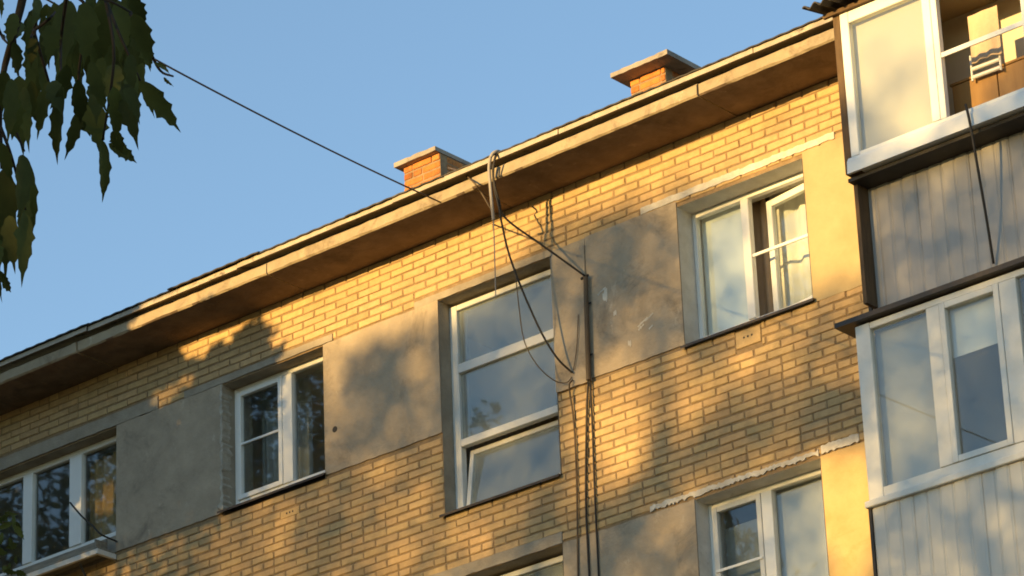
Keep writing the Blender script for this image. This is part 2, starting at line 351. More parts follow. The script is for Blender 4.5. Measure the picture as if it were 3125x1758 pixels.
for b in lead:
    l = b[1]-b[0]; key = ('full' if l > 0.19 else 'half')+str(random.randrange(8)); me, bl = base_me[key]
    o = bpy.data.objects.new('brick', me); COL.objects.link(o); o.parent = wall
    o.location = Vector(((b[0]+b[1])/2, D-random.uniform(0,0.004), (b[2]+b[3])/2)) - WLOC[wall.name]
    o.rotation_euler = (random.uniform(-.03,.03), random.uniform(-.006,.006), random.uniform(-.012,.012)); o.scale = (l/bl*random.uniform(.985,1.0),1,random.uniform(.95,1.0))
rb = MB()
for b in rest:
    mb = brick_mesh((b[1]-b[0])*random.uniform(.985,1), hm*random.uniform(.95,1)); n = len(rb.v)
    cx, cz, yy = (b[0]+b[1])/2, (b[2]+b[3])/2, D-random.uniform(0,0.004); rx, ry = random.uniform(-.03,.03), random.uniform(-.012,.012)
    for (x,y,z) in mb.v: rb.v.append((cx+x, yy+y+z*rx+x*ry, cz+z))
    rb.f += [tuple(n+i for i in f) for f in mb.f]
ro = rb.build('brickwork', m_brick, B); ro['kind'] = 'stuff'
# vent blocks and a drilled hole; dark discs stand in for the shade inside
for (x0,x1,z0,z1) in VENTS:
    vb = MB().box(x0,x1,D-0.012,D+0.03,z0,z1).build('vent_block', m_brick, B, bevel=0.004)
    for k in range(3):
        cx = x0+(x1-x0)*(0.34+0.16*k); cz = z0+(z1-z0)*0.55; r_ = 0.010
        MB().tube([(cx,D-0.0135,cz),(cx,D-0.002,cz)], r_, 10).build('vent_shade_disc', m_dark, vb)
hp = Vector((-21.29,D,14.335))
MB().tube([(hp.x,D-0.0165,hp.z),(hp.x,D+0.01,hp.z)], 0.030, 12).build('hole_shade_disc', m_dark, B)

# cornice, roof --------------------------------------------------------
seam = -16.63
for k in range(-6, 9):
    x1 = seam-2.493*k; x0 = x1-2.493+0.014
    if x1 < BX0 or x0 > BX1: continue
    dz = random.uniform(-0.006,0.006); dy = random.uniform(-0.010,0.010)
    mb = MB(); n = 26                                     # wandering front lip
    for i in range(n+1):
        x = x0+(x1-x0)*i/n; j = lambda a: random.uniform(-a,a)
        mb.v += [(x,22.455+dy+j(.004),15.905+dz+j(.004)),(x,22.452+dy+j(.004),15.815+dz+j(.004)),(x,22.468+dy,15.800+dz+j(.003)),(x,23.02,15.800+dz),(x,23.02,15.92+dz),(x,22.475+dy,15.92+dz+j(.004))]
    for i in range(n):
        a, b = 6*i, 6*(i+1)
        for q in range(6):
            q2 = (q+1) % 6; mb.f.append((a+q,a+q2,b+q2,b+q))
    mb.f += [tuple(range(6)), tuple(n*6+q for q in reversed(range(6)))]
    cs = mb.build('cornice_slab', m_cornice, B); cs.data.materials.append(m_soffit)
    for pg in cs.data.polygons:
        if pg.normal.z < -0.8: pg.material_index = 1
MB().box(BX0,BX1,22.60,22.75,15.925,15.995).build('eave_board', m_dark, B)
x = BX0; k = 0
while x < BX1:
    l = 2.0+random.uniform(-.1,.1); dz = random.uniform(-.006,.006)
    mb = MB(); n = 20; y0 = 22.405+random.uniform(-.008,.008)
    for i in range(n+1):
        xx = x+(l-0.006)*i/n; w_ = random.uniform(-.0035,.0035)
        mb.v += [(xx,y0+w_,15.945+dz+w_),(xx,y0+0.004,15.993+dz+w_*0.5),(xx,22.72,16.085+dz),(xx,22.72,16.05+dz),(xx,y0+0.02,15.958+dz)]
    for i in range(n):
        a, b = 5*i, 5*(i+1)
        for q in range(5): q2 = (q+1) % 5; mb.f.append((a+q,b+q,b+q2,a+q2))
    mb.build('drip_flashing', m_flash, B); x += l; k += 1
def wave_sheet(x0, x1, y0, z0, y1, z1, pitch, amp, th=0.008, phase=0.0, per=8):
    mb = MB(); n = max(4,int((x1-x0)/pitch*per))
    for i in range(n+1):
        x = x0+(x1-x0)*i/n; w_ = amp*math.sin(2*math.pi*x/pitch+phase)
        mb.v += [(x,y0,z0+w_),(x,y1,z1+w_),(x,y1,z1+w_-th),(x,y0,z0+w_-th)]
    for i in range(n):
        a, b = 4*i, 4*(i+1)
        for q in range(4): q2 = (q+1) % 4; mb.f.append((a+q,b+q,b+q2,a+q2))
    mb.f += [(0,1,2,3),(4*n+3,4*n+2,4*n+1,4*n)]
    return mb
SL = math.tan(R(17))
x = BX0
while x < BX1:
    l = 1.12
    wave_sheet(x, x+l+0.05, 22.385+random.uniform(-.012,.012), 16.004+random.uniform(-.004,.004), D+5.5, 16.004+(D+5.5-22.385)*SL, 0.15, 0.0028, 0.012).build('roof_sheet', m_roof, B)
    x += l
wave_sheet(BX0, BX1, D+5.45, 16.004+(D+5.45-22.385)*SL, D+11.6, 16.004, 0.15, 0.011).build('rear_roof', m_roof, B)
# chimneys
def chimney(cx0, cx1, y0, ztop, zcap, bx0, bx1, by0, depth):
    c = empty('chimney', ((cx0+cx1)/2, y0, zcap), B)
    zb = 16.2
    MB().box(bx0+0.008,bx1-0.0045,by0+0.008,by0+depth-0.2,zb,zcap).build('core', m_omort, c)
    cap = ragged(cx0,cx1,zcap,ztop,y0,y0+depth,step=0.05,amp=0.008,ampb=0.004).build('cap', m_cap, c)
    k = 0; z = zcap-0.004
    while z > zcap-0.85:
        h = 0.072; xx = bx0-(0.13 if k % 2 else 0.0)
        while xx < bx1-0.02:
            l = random.choice([0.25,0.25,0.12]); a, b = max(xx,bx0), min(xx+l,bx1)
            if b-a > 0.04:
                j = random.uniform(-.004,.006)
                MB().box(a+0.006,b-0.008,by0-j,by0+0.1,z-h+0.015,z).build('brick', m_orange, c, bevel=0.005)
            xx += l
        yy = by0+0.102
        while yy < by0+depth-0.3:
            for sx in (bx0,bx1):
                MB().box(sx-0.1,sx+random.uniform(-.004,.003),yy+0.004,yy+0.238,z-h+0.006,z).build('brick', m_orange, c, bevel=0.005) if sx == bx1 else None
            yy += 0.245
        z -= h+0.004; k += 1
    return c
# the cap's corner on the line of sight, 1.5 m behind the facade
YC = 24.4
a, b = at(1202,512,YC), at(1328,462,YC); c1, c2 = at(1231,540,YC+0.07), at(1343,492,YC+0.07)
chimney(a.x,b.x,YC,a.z+0.05,a.z,c1.x,c2.x,YC+0.07,1.0)
a, b = at(1863,238,YC), at(2036,166,YC); c1, c2 = at(1921,250,YC+0.17), at(2030,213,YC+0.17)
chimney(a.x,b.x,YC,a.z+0.05,a.z,c1.x,c2.x,YC+0.17,1.3)

# windows --------------------------------------------------------------
def frame_mb(x0,x1,z0,z1,y0,y1,w,wb=None,wt=None):
    wb = wb or w; wt = wt or w
    return MB().box(x0,x0+w,y0,y1,z0,z1).box(x1-w,x1,y0,y1,z0,z1).box(x0+w,x1-w,y0+0.002,y1-0.002,z1-wt,z1).box(x0+w,x1-w,y0+0.002,y1-0.002,z0,z0+wb)
def pane(win, x0,x1,z0,z1,y,mm): return MB().box(x0,x1,y,y+0.005,z0,z1).build('pane', mm, win)
def bar(win, name, x0,x1,y0,y1,z0,z1,mm,bev=0.004): return MB().box(x0,x1,y0,y1,z0,z1).build(name, mm, win, bevel=bev)
def room(win, x0,x1,z0,z1,depth=2.6, mm=None):
    r = MB(); y0, y1 = D+0.385, D+0.385+depth
    x0 -= 0.7; x1 += 0.35; z0 -= 0.8; z1 += 0.22
    r.quad((x0,y0,z1),(x0,y1,z1),(x1,y1,z1),(x1,y0,z1)); r.quad((x0,y1,z0),(x0,y1,z1),(x1,y1,z1),(x1,y1,z0))
    r.quad((x0,y0,z0),(x0,y0,z1),(x0,y1,z1),(x0,y1,z0)); r.quad((x1,y0,z0),(x1,y0,z1),(x1,y1,z1),(x1,y1,z0)); r.quad((x0,y0,z0),(x0,y1,z0),(x1,y1,z0),(x1,y0,z0))
    r.build('room_interior', mm or m_room, win)
def sill(win,x0,x1,z,y1,out=0.055,mm=None):
    mb = MB(); o = -0.03
    mb.v += [(x0,D-out,z+o),(x1,D-out,z+o),(x1,y1,z+0.012),(x0,y1,z+0.012),(x0,D-out,z+o-0.022),(x1,D-out,z+o-0.022),(x1,D-0.02,z-0.025),(x0,D-0.02,z-0.025)]
    mb.f += [(0,1,2,3),(0,4,5,1),(4,7,6,5),(1,5,6,2),(0,3,7,4),(2,6,7,3)]
    return mb.build('sill', mm or m_sill, win)
def curtain(name, x0,x1,z0,z1,y,mm,label,cat,waves=7,amp=0.02,group=None):
    mb = MB(); n = max(8, waves*8)
    for i in range(n+1):
        t = i/n; x = x0+(x1-x0)*t; yy = y+amp*math.sin(waves*2*math.pi*t)+0.4*amp*math.sin(waves*3.3*math.pi*t+1)
        mb.v += [(x,yy,z0),(x,yy,z1)]
    for i in range(n): mb.f.append((2*i,2*i+2,2*i+3,2*i+1))
    o = mb.build(name, mm, None, smooth=True, loc=((x0+x1)/2,y,z0)); tag(o,label,cat,group); return o
m_blind = mat('cream_blind', (0.74,0.71,0.63), (0.71,0.68,0.60), scale=2, rough=0.85)
m_blindc = mat('ivory_blind', (0.62,0.58,0.51), (0.59,0.55,0.48), scale=2, rough=0.85)
m_blindw = mat('white_blind', (0.78,0.80,0.79), (0.72,0.75,0.74), scale=2, rough=0.85)
m_tulle = mat('grey_tulle', (0.30,0.31,0.30), (0.24,0.25,0.25), scale=2, rough=0.95)
m_drape = mat('dark_drape', (0.38,0.25,0.11), (0.32,0.21,0.09), scale=4, rough=0.95)
m_room_fill = mat('brown_room_fill', (0.56,0.40,0.27), (0.48,0.34,0.23), scale=4, rough=0.95)
m_haze = mat('frosted_film', (0.50,0.485,0.445), (0.45,0.435,0.40), scale=1.5, rough=0.7)
# first window, a wide one
w = empty('window', (-25.6,D,13.93), B); y = D+0.12
frame_mb(-27.1+.004,-24.114,14.12,LZ-.004,y,y+.06,0.055,0.09,0.06).build('frame', m_white, w, bevel=.004)
bar(w,'mullion',-24.885,-24.72,y-.012,y+.055,14.21,15.128,m_white); bar(w,'mullion',-25.54,-25.41,y-.012,y+.055,14.21,15.128,m_white); bar(w,'mullion',-26.35,-26.22,y-.012,y+.055,14.21,15.128,m_white)
for (a,b) in ((-27.04,-26.352),(-26.218,-25.542),(-25.408,-24.887),(-24.718,-24.17)): pane(w,a,b,14.21,15.128,y+.03,m_glass)
bar(w,'infill',-27.09,-24.12,D+0.02,D+.3,13.94,14.115,m_lintel)
room(w,-27.1,-24.11,13.9,LZ,3.2)
curtain('curtain',-24.80,-24.12,14.1,15.1,D+0.29,m_drape,'brown curtain behind the end pane of the wide window in shade','curtain',5,0.03)
# second window
w = empty('window', (-22.06,D,SZ), B); y = D+0.14
frame_mb(-22.694,-21.424,14.0,LZ-.004,y,y+.06,0.05,0.07,0.05).build('frame', m_white, w, bevel=.004)
bar(w,'mullion',-22.075,-21.955,y-.010,y+.055,14.072,15.132,m_white)
sa = frame_mb(-22.645,-22.077,14.072,15.134,y-.020,y+.03,0.045).build('sash', m_white, w, bevel=.003)
bar(w,'crossbar',-22.60,-22.122,y-.018,y+.0,14.60,14.622,m_white,.002)
pane(w,-22.60,-22.122,14.116,15.09,y+.015,m_glass); pane(w,-21.953,-21.475,14.072,15.132,y+.03,m_glass)
sill(w,-22.74,-21.40,SZ+.07,y); room(w,-22.7,-21.42,SZ,LZ,2.6)
curtain('curtain',-22.7,-22.05,13.8,15.25,D+0.5,m_tulle,'grey net curtain behind the two light sash above the three hole vent brick','curtain',6,0.03)
# staircase windows
def stair(z0, zt, first):
    w = empty('window', (-19.36,D,z0), B); y = D+0.13
    frame_mb(-20.016,-18.714,z0+.03,zt-.03,y,y+.07,0.085,0.05,0.05).build('frame', m_alu, w, bevel=.004)
    xs0, xs1 = -19.93, -18.80
    t1, t2 = zt-.64, zt-1.35
    bar(w,'transom',xs0,xs1,y-.004,y+.06,t1-.045,t1+.042,m_alu); bar(w,'transom',xs0,xs1,y-.004,y+.06,t2-.03,t2+.038,m_alu)
    pane(w,xs0,xs1,t1+.043,zt-.085,y+.03,m_glass_d); pane(w,xs0,xs1,t2+.04,t1-.046,y+.03,m_glass_d)
    # hopper sash leaning into the stairwell
    hz = z0+.085; hh = t2-.035-hz; ang = R(8.5)
    sh = empty('hopper_sash', (xs0,y+.02,hz), w)
    def tilt(mb):
        for i,(a,b,c) in enumerate(mb.v):
            dz = c-hz; dy = b-(y+.02); mb.v[i] = (a, y+.02+dy*math.cos(ang)+dz*math.sin(ang), hz+dz*math.cos(ang)-dy*math.sin(ang))
        return mb
    tilt(frame_mb(xs0+.01,xs1-.01,hz,hz+hh,y+.02,y+.06,0.045)).build('hopper_frame', m_alu, w, bevel=.003)
    tilt(MB().box(xs0+.055,xs1-.055,y+.035,y+.04,hz+.045,hz+hh-.045)).build('pane', m_glass_d, w)
    bpy.data.objects.remove(sh)
    sill(w,-20.05,-18.70,z0+.05,y); room(w,-20.02,-18.71,z0,zt,2.2)
    return w
stair(13.14,LZ,True); stair(13.14-ST,LZ-ST,False)
# upper window beside the balcony, one sash ajar
w = empty('window', (-16.66,D,SZ), B); y = D+0.19
frame_mb(-17.316,-16.004,14.0,LZ-.004,y,y+.06,0.035,0.045,0.045).build('frame', m_white, w, bevel=.004)
bar(w,'mullion',-16.80,-16.72,y-.008,y+.055,14.046,15.14,m_white)
pane(w,-17.28,-16.802,14.046,15.14,y+.03,m_glass)
bar(w,'screen_bar',-16.718,-16.04,y+.005,y+.02,14.595,14.622,m_white,.002)
def rotsash(mb, hx, hy, ang):
    for i,(a,b,c) in enumerate(mb.v):
        dx, dy = a-hx, b-hy; mb.v[i] = (hx+dx*math.cos(ang)-dy*math.sin(ang), hy+dx*math.sin(ang)+dy*math.cos(ang), c)
    return mb
hx, hy, ang = -16.045, y+.06, R(-9)
rotsash(frame_mb(-16.66,-16.05,14.05,15.13,hy,hy+.05,0.06),hx,hy,ang).build('open_sash', m_white, w, bevel=.003)
rotsash(MB().box(-16.60,-16.11,hy+.02,hy+.025,14.11,15.07),hx,hy,ang).build('pane', m_glass, w)
sill(w,-17.34,-15.97,SZ+.035,y); room(w,-17.32,-16.0,SZ,LZ,1.2)
curtain('roller_blind',-17.3,-16.78,13.9,15.2,y+.11,m_blindw,'white roller blind filling the closed half of the window beside the upper balcony','blind',1,0.002)
curtain('curtain',-16.72,-15.9,13.7,15.35,y+.30,m_blind,'cream curtain behind the sash left ajar under the white cement strip','curtain',4,0.02)
curtain('curtain',-17.15,-16.74,13.7,15.35,y+.27,m_room_fill,'brown sheet standing in for the dim room beside the sash left ajar','curtain',3,0.015)  # added sheet in the brown of the dim room showing past the sash
# lower window beside the balcony
w = empty('window', (-16.68,D,SZ-ST), B); y = D+0.16; zt = LZ-ST
frame_mb(-17.316,-16.054,11.36,zt-.004,y,y+.06,0.045,0.06,0.045).build('frame', m_white, w, bevel=.004)
bar(w,'mullion',-16.775,-16.67,y-.008,y+.055,11.42,12.50,m_white)
frame_mb(-17.268,-16.777,11.42,12.50,y-.018,y+.03,0.045).build('sash', m_alu, w, bevel=.003)
pane(w,-17.22,-16.822,11.466,12.455,y+.012,m_glass); pane(w,-16.668,-16.10,11.42,12.50,y+.03,m_glass)
bar(w,'crossbar',-17.26,-16.785,y-.03,y-.019,11.935,11.958,m_white,.002)
sill(w,-17.34,-16.02,SZ-ST+.035,y); room(w,-17.32,-16.05,SZ-ST,zt,2.6)
curtain('roller_blind',-16.80,-16.06,11.3,12.50,y+.10,m_haze,'grey blue blind behind the wide pane of the bottom window by the lower balcony','blind',1,0.002)
curtain('roller_blind',-17.28,-16.76,11.3,12.37,y+.16,m_tulle,'dark grey blind behind the narrow sash of the bottom window by the lower balcony','blind',1,0.002)

# balconies ------------------------------------------------------------
YF = 22.0; XL = -14.92; XR = -11.6
def plank_row(parent, x0, x1, z0, z1, y, pitch, mm, name='cladding_plank'):
    """raised pan profile of a ribbed steel strip, shared by every strip of the row"""
    prof = [(0,0.0),(0.004,0.0),(0.014,-0.007),(pitch-0.018,-0.007),(pitch-0.008,0.0),(pitch+0.001,0.0)]
    me = bpy.data.meshes.new(name); v = []; f = []
    for (px,py) in prof: v += [(px,py,0),(px,py,z1-z0)]
    for i in range(len(prof)-1): f.append((2*i,2*i+2,2*i+3,2*i+1))
    me.from_pydata(v,[],f); me.update(); me.materials.append(mm)
    n = int((x1-x0)/pitch)
    for k in range(n):
        o = bpy.data.objects.new(name, me); COL.objects.link(o); o.parent = parent
        o.location = Vector((x0+k*pitch, y+random.uniform(-.002,.002), z0+random.uniform(-.004,.004))) - WLOC[parent.name]
        o.rotation_euler = (random.uniform(-.004,.004),0,random.uniform(-.02,.02))
# upper balcony
b1 = empty('balcony', (-13.3,YF,13.1), B)
MB().box(-14.915,-14.845,YF,YF+.09,14.315,15.74).build('corner_post', m_wood, b1, bevel=.005)
MB().box(-14.843,-14.765,YF-.0085,YF+.05,14.442,15.70).build('frame', m_white, b1, bevel=.005)
MB().box(-14.763,-11.9,YF-.008,YF+.048,15.60,15.698).build('frame', m_white, b1, bevel=.005)
MB().box(-14.763,-11.9,YF-.008,YF+.048,14.30,14.468).build('frame', m_white, b1, bevel=.005)
bar(b1,'mullion',-14.068,-13.995,YF-.012,YF+.05,14.47,15.598,m_white); bar(b1,'mullion',-13.993,-13.94,YF-.006,YF+.05,14.47,15.598,m_white)
bar(b1,'mullion',-13.185,-13.08,YF-.012,YF+.05,14.47,15.598,m_white)
bar(b1,'screen_bar',-13.938,-13.187,YF+.0,YF+.014,14.985,15.027,m_white,.002)
pane(b1,-14.763,-14.07,14.47,15.598,YF+.02,m_glass_b); pane(b1,-13.078,-12.502,14.47,15.598,YF+.02,m_glass_b); bar(b1,'mullion',-12.50,-12.40,YF-.012,YF+.05,14.47,15.598,m_white); pane(b1,-12.398,-11.9,14.47,15.598,YF+.02,m_glass_b)
sl = MB(); sl.v += [(-14.87,YF-.030,14.405),(-11.9,YF-.030,14.405),(-11.9,YF-.009,14.440),(-14.87,YF-.009,14.440),(-14.87,YF-.040,14.297),(-11.9,YF-.040,14.297),(-11.9,YF-.009,14.30),(-14.87,YF-.009,14.30)]
sl.f += [(0,1,2,3),(0,4,5,1),(4,7,6,5),(0,3,7,4),(1,5,6,2),(2,6,7,3)]
sl.build('sill', m_white, b1)
MB().box(-14.915,-11.9,YF+.03,22.262,14.262,14.292).build('sill_bracket', m_dark, b1)
MB().box(-14.965,-14.935,22.238,22.262,13.2,14.260).build('corner_trim', m_dark, b1)
plank_row(b1,-14.93,-11.9,13.16,14.262,22.25,0.1235,m_clad)
MB().box(-14.93,-11.9,22.27,23.0,13.12,13.24).build('floor_slab', m_lintel, b1)
MB().box(-14.915,-14.88,22.1,22.99,13.25,15.72).build('side_panel', m_wood, b1)
MB().box(-14.87,-11.9,YF+.055,22.99,15.715,15.735).build('ceiling', mat('ceiling_board',(0.68,0.54,0.33),(0.62,0.48,0.28),scale=4,rough=0.6), b1)
MB().box(-14.87,-11.9,22.70,22.72,14.2,15.71).build('inner_wall', mat('inner_wall_panel',(0.66,0.58,0.45),(0.60,0.52,0.40),scale=2,rough=0.8), b1)
MB().box(-13.55,-12.8,22.655,22.698,14.3,15.55).build('inner_door', m_white, b1, bevel=.006)
x = -15.06
while x < -11.9:
    wave_sheet(x, x+1.02, 21.80, 15.765, 22.62, 15.93, 0.1025, 0.019, 0.012).build('roof_sheet', m_roof, b1); x += 1.0
MB().box(-14.98,-11.9,21.96,22.0-.012,15.702,15.735).build('roof_batten', m_wood, b1)
o = curtain('roller_blind',-14.80,-14.02,14.44,15.62,YF+.075,m_blindc,'cream roller blind filling the first pane of the upper balcony','blind',1,0.0015)
MB().box(-11.898,-11.80,YF-.01,YF+.06,13.2,15.72).build('corner_post', m_white, b1, bevel=.005)
MB().box(-11.86,-11.82,YF+.062,22.99,13.2,14.44).build('side_panel', m_clad, b1); MB().box(-11.86,-11.82,YF+.062,22.99,15.6,15.71).build('side_rail', m_white, b1); MB().box(-11.845,-11.84,YF+.062,22.99,14.442,15.598).build('pane', m_glass_b, b1)
# things kept on the upper balcony
m_towel = mat('peach_towel',(0.62,0.46,0.30),(0.56,0.41,0.26),scale=30,rough=0.95,bump=0.3,bscale=200)
def drying_towel(x0,x1,z0,z1,y):
    mb = MB(); n, m_ = 16, 10
    for i in range(n+1):
        for j in range(m_+1):
            t, s_ = i/n, j/m_; mb.v.append((x0+(x1-x0)*t, y+0.012*math.sin(5*t*math.pi)*(1-s_)+0.004*math.sin(9*t), z0+(z1-z0)*s_+0.008*math.sin(4*t)*(1-s_)))
    for i in range(n):
        for j in range(m_):
            a = i*(m_+1)+j; mb.f.append((a,a+m_+1,a+m_+2,a+1))
    return mb.build('towel', m_towel, None, smooth=True, loc=((x0+x1)/2,y,z1))
def bx(px,py,y): p = at(px,py,y); return p.x, p.z
tx0,_ = bx(2957,100,22.2); tx1,_ = bx(3050,100,22.2); _,tz1 = bx(2990,36,22.2); _,tz0 = bx(2965,195,22.2)
tag(drying_towel(tx0,tx1,tz0,tz1,22.2),'peach towel hanging on the line inside the upper balcony','towel')
c = empty('drying_rack',(tx0,22.52,14.75)); tag(c,'thin white drying rack with two rails under the peach towel','drying rack')
rz = []
for (pa,pb) in (((2968,212),(3052,180)),((2972,236),(3054,202))):
    a_, b_ = at(*pa,22.24), at(*pb,22.24); MB().tube([(a_.x,22.24,a_.z),(b_.x,22.24,a_.z-0.005)],0.016,8).build('rail', m_white, c); rz.append(a_.z)
for px in (2966,3056):
    a_ = at(px,222,22.24); MB().tube([(a_.x,22.24,rz[1]-.03),(a_.x,22.24,rz[0]+.12)],0.009,8).build('upright', m_white, c)
ca, cb = at(2905,262,22.30), at(3125,150,22.30)
m_cab = mat('brown_cabinet',(0.36,0.20,0.07),(0.27,0.145,0.05),scale=3,rough=0.5,stretch=(5,5,0.6))
c = empty('cabinet',((ca.x+(-12.5))/2,22.32,13.25)); tag(c,'brown wooden cabinet standing low inside the upper balcony behind the screen bar','cabinet')
MB().box(ca.x,-12.5,22.30,22.64,13.25,ca.z-0.012).build('carcass', m_cab, c); MB().box(ca.x-.012,-12.5,22.285,22.645,ca.z-0.012,ca.z+.01).build('top', m_cab, c, bevel=.003)
for k in range(3): MB().box(ca.x+.01+k*.42,ca.x+.42+k*.42,22.284,22.299,13.3,ca.z-.02).build('door', m_cab, c, bevel=.003)
# lower balcony
b2 = empty('balcony', (-13.3,YF,10.4), B)
MB().box(-14.94,-14.805,YF-.01,YF+.055,11.60,13.03).build('frame', m_alu, b2, bevel=.006)
MB().box(-14.803,-11.9,YF-.008,YF+.053,12.975,13.028).build('frame', m_alu, b2, bevel=.005); MB().box(-14.803,-11.9,YF-.008,YF+.053,11.60,11.685).build('frame', m_alu, b2, bevel=.005)
bar(b2,'mullion',-14.285,-14.165,YF-.012,YF+.055,11.687,12.973,m_alu); bar(b2,'mullion',-13.625,-13.475,YF-.012,YF+.055,11.687,12.973,m_alu); bar(b2,'mullion',-12.95,-12.85,YF-.012,YF+.055,11.687,12.973,m_alu)
frame_mb(-14.163,-13.627,11.687,12.973,YF-.02,YF+.04,0.05).build('sash', m_alu, b2, bevel=.004)
for (a_,b_,c_,d_) in ((-14.803,-14.287,11.687,12.973),(-14.113,-13.677,11.737,12.923),(-13.473,-12.952,11.687,12.973),(-12.848,-11.9,11.687,12.973)): pane(b2,a_,b_,c_,d_,YF+.02,m_glass_b)
MB().box(-14.96,-11.9,YF-.045,YF+.05,11.545,11.598).build('sill', m_alu, b2, bevel=.006)
MB().box(-14.95,-14.925,YF-.014,YF+.03,10.3,11.543).build('corner_trim', m_dark, b2)
plank_row(b2,-14.92,-11.9,10.3,11.543,YF,0.1225,m_clad2)
MB().box(-14.92,-14.88,YF+.06,22.99,10.3,13.0).build('side_panel', m_clad2, b2)
MB().box(-11.898,-11.80,YF-.01,YF+.06,10.3,13.03).build('corner_post', m_alu, b2, bevel=.005); MB().box(-11.86,-11.82,YF+.062,22.99,10.3,13.0).build('side_panel', m_clad2, b2)
aw = MB(); aw.v += [(-15.085,21.93,13.085),(-11.9,21.93,13.085),(-11.9,22.24,13.13),(-15.085,22.24,13.13),(-15.085,21.93,13.045),(-11.9,21.93,13.045),(-11.9,22.24,13.045),(-15.085,22.24,13.045)]
aw.f += [(0,1,2,3),(0,4,5,1),(4,7,6,5),(0,3,7,4),(1,5,6,2),(2,6,7,3)]
aw.build('awning', m_sill, b2)
MB().box(-14.87,-11.9,22.945,22.965,10.4,13.1).build('inner_wall', mat('grey_inner_wall',(0.36,0.36,0.34),(0.30,0.30,0.285),scale=2,rough=0.8), b2)
MB().box(-13.95,-13.4,22.90,22.943,11.0,12.35).build('inner_door', m_white, b2, bevel=.006)
curtain('roller_blind',-14.83,-14.24,11.65,12.99,YF+.10,m_haze,'grey blue blind filling the first pane of the lower balcony','blind',1,0.0015)
curtain('roller_blind',-14.14,-13.64,12.55,12.95,YF+.08,m_blindw,'white roller blind pulled part way down in the lower balcony sash','blind',1,0.0015)

# ------------------------------------------------------------------ shelf under the wide window
sh = empty('window_shelf',(-24.8,D-.14,13.85)); tag(sh,'weathered wooden flower shelf bracketed under the wide window','shelf')
MB().box(-25.62,-24.10,D-.26,D-.225,13.850,13.902).build('front_rail', m_oldwhite, sh, bevel=.003); MB().box(-24.135,-24.10,D-.223,D-.014,13.850,13.902).build('side_rail', m_oldwhite, sh, bevel=.003)
for k in range(4): MB().box(-25.6,-24.11,D-.25+k*.058,D-.196+k*.058,13.906+random.uniform(0,.004),13.925).build('board', m_greywood, sh, bevel=.002)
MB().box(-25.55,-24.17,D-.235,D-.215,13.93,13.985).build('tray_front', m_greywood, sh, bevel=.002); MB().box(-25.55,-24.15,D-.10,D-.08,13.93,14.05).build('tray_back', m_greywood, sh, bevel=.002); MB().box(-24.167,-24.147,D-.235,D-.102,13.93,14.01).build('tray_end', m_greywood, sh, bevel=.002)
for xb in (-25.3,-24.4): MB().tube([(xb,D-.03,13.6),(xb,D-.2,13.845)],.012,6).build('bracket', m_dark, sh)

# ------------------------------------------------------------------ cables
def cable(pts, r, mm, label, n=8, group=None, name='cable'):
    P = spline(pts, n); o = MB().tube(P, r, 7).build(name, mm, None, smooth=True, loc=P[0]); tag(o, label, 'cable', group); return o
A = lambda px,py,y: at(px,py,y)
a = A(1345,618,22.43); far = A(-420,-330,13.0)
pts = [a.lerp(far,t)-Vector((0,0,0.25*4*t*(1-t)*0.35)) for t in [i/8 for i in range(9)]]
cable(pts,0.0075,m_cable_d,'thin overhead cable running from the leaves to the eave by the front chimney')
cable([A(1368,512,24.0),A(1400,523,22.9),A(1442,553,22.36),A(1470,590,22.42),A(1500,640,22.44),A(1530,668,22.6)],0.008,m_cable_b,'brown cable coming over the roof edge beside the chimney')
cable([A(1545,478,22.6),A(1520,462,22.42),A(1500,474,22.36),A(1493,510,22.36),A(1496,560,22.38),A(1501,620,22.40),A(1506,672,22.44)],0.015,m_cable_l,'thick pale cable bundle draped over the roof edge')
cable([A(1506,668,22.44),A(1509,760,22.46),A(1513,910,22.48)],0.005,m_cable_l,'thin pale cable end dangling straight down over the staircase window')
cable([A(1535,470,22.5),A(1512,480,22.36),A(1506,540,22.37),A(1522,610,22.42),A(1545,668,22.5),A(1660,752,22.72),A(1785,842,22.93)],0.0095,m_cable_d,'taut black cable slanting from the bundle to the steel pipe')
cable([A(1503,500,22.37),A(1508,570,22.39),A(1524,640,22.42),A(1531,680,22.45),A(1555,780,22.52),A(1600,900,22.62),A(1655,1020,22.74),A(1700,1092,22.84),A(1738,1130,22.93),A(1748,1137,22.955)],0.0095,m_cable_d,'black cable curving across the staircase window to the grey panel')
cable([A(1572,820,22.56),A(1583,930,22.58),A(1600,1040,22.66),A(1640,1115,22.76),A(1690,1160,22.88),A(1728,1168,22.94),A(1745,1150,22.955)],0.005,m_cable_b,'thin brown strand standing in for the curved cable shadow low across the staircase window')  # modelled strand takes the place of the curved cable's shadow
cable([A(1765,960,22.955),A(1760,1060,22.955),A(1750,1130,22.955)],0.004,m_cable_b,'short thin cable on the grey panel beside the pipe')
cable([A(1748,1160,22.955),A(1738,1172,22.93),A(1739,1200,22.95),A(1748,1260,22.97),A(1756,1366,22.97),A(1761,1523,22.97),A(1764,1758,22.97),A(1768,1990,22.97)],0.008,m_cable_b,'brown cable nearest the staircase windows running down the wall')
cable([A(1797,1150,22.955),A(1791,1260,22.97),A(1788,1523,22.97),A(1798,1758,22.97),A(1806,1990,22.97)],0.0095,m_cable_d,'black cable running down the wall below the steel pipe, middle of three')
cable([A(1800,1150,22.955),A(1806,1260,22.97),A(1816,1523,22.97),A(1827,1758,22.97),A(1838,1990,22.97)],0.0085,m_cable_d,'black cable farthest from the staircase windows running down the wall')
cp = empty('cable_pipe',A(1795,1160,22.95)); tag(cp,'dark rusty steel pipe fixed upright on the grey panel for cables','pipe')
p0, p1 = A(1787,846,22.94), A(1796,1160,22.94)
MB().tube([p1,p0],0.021,10).build('pipe', m_cable_b, cp, smooth=False)
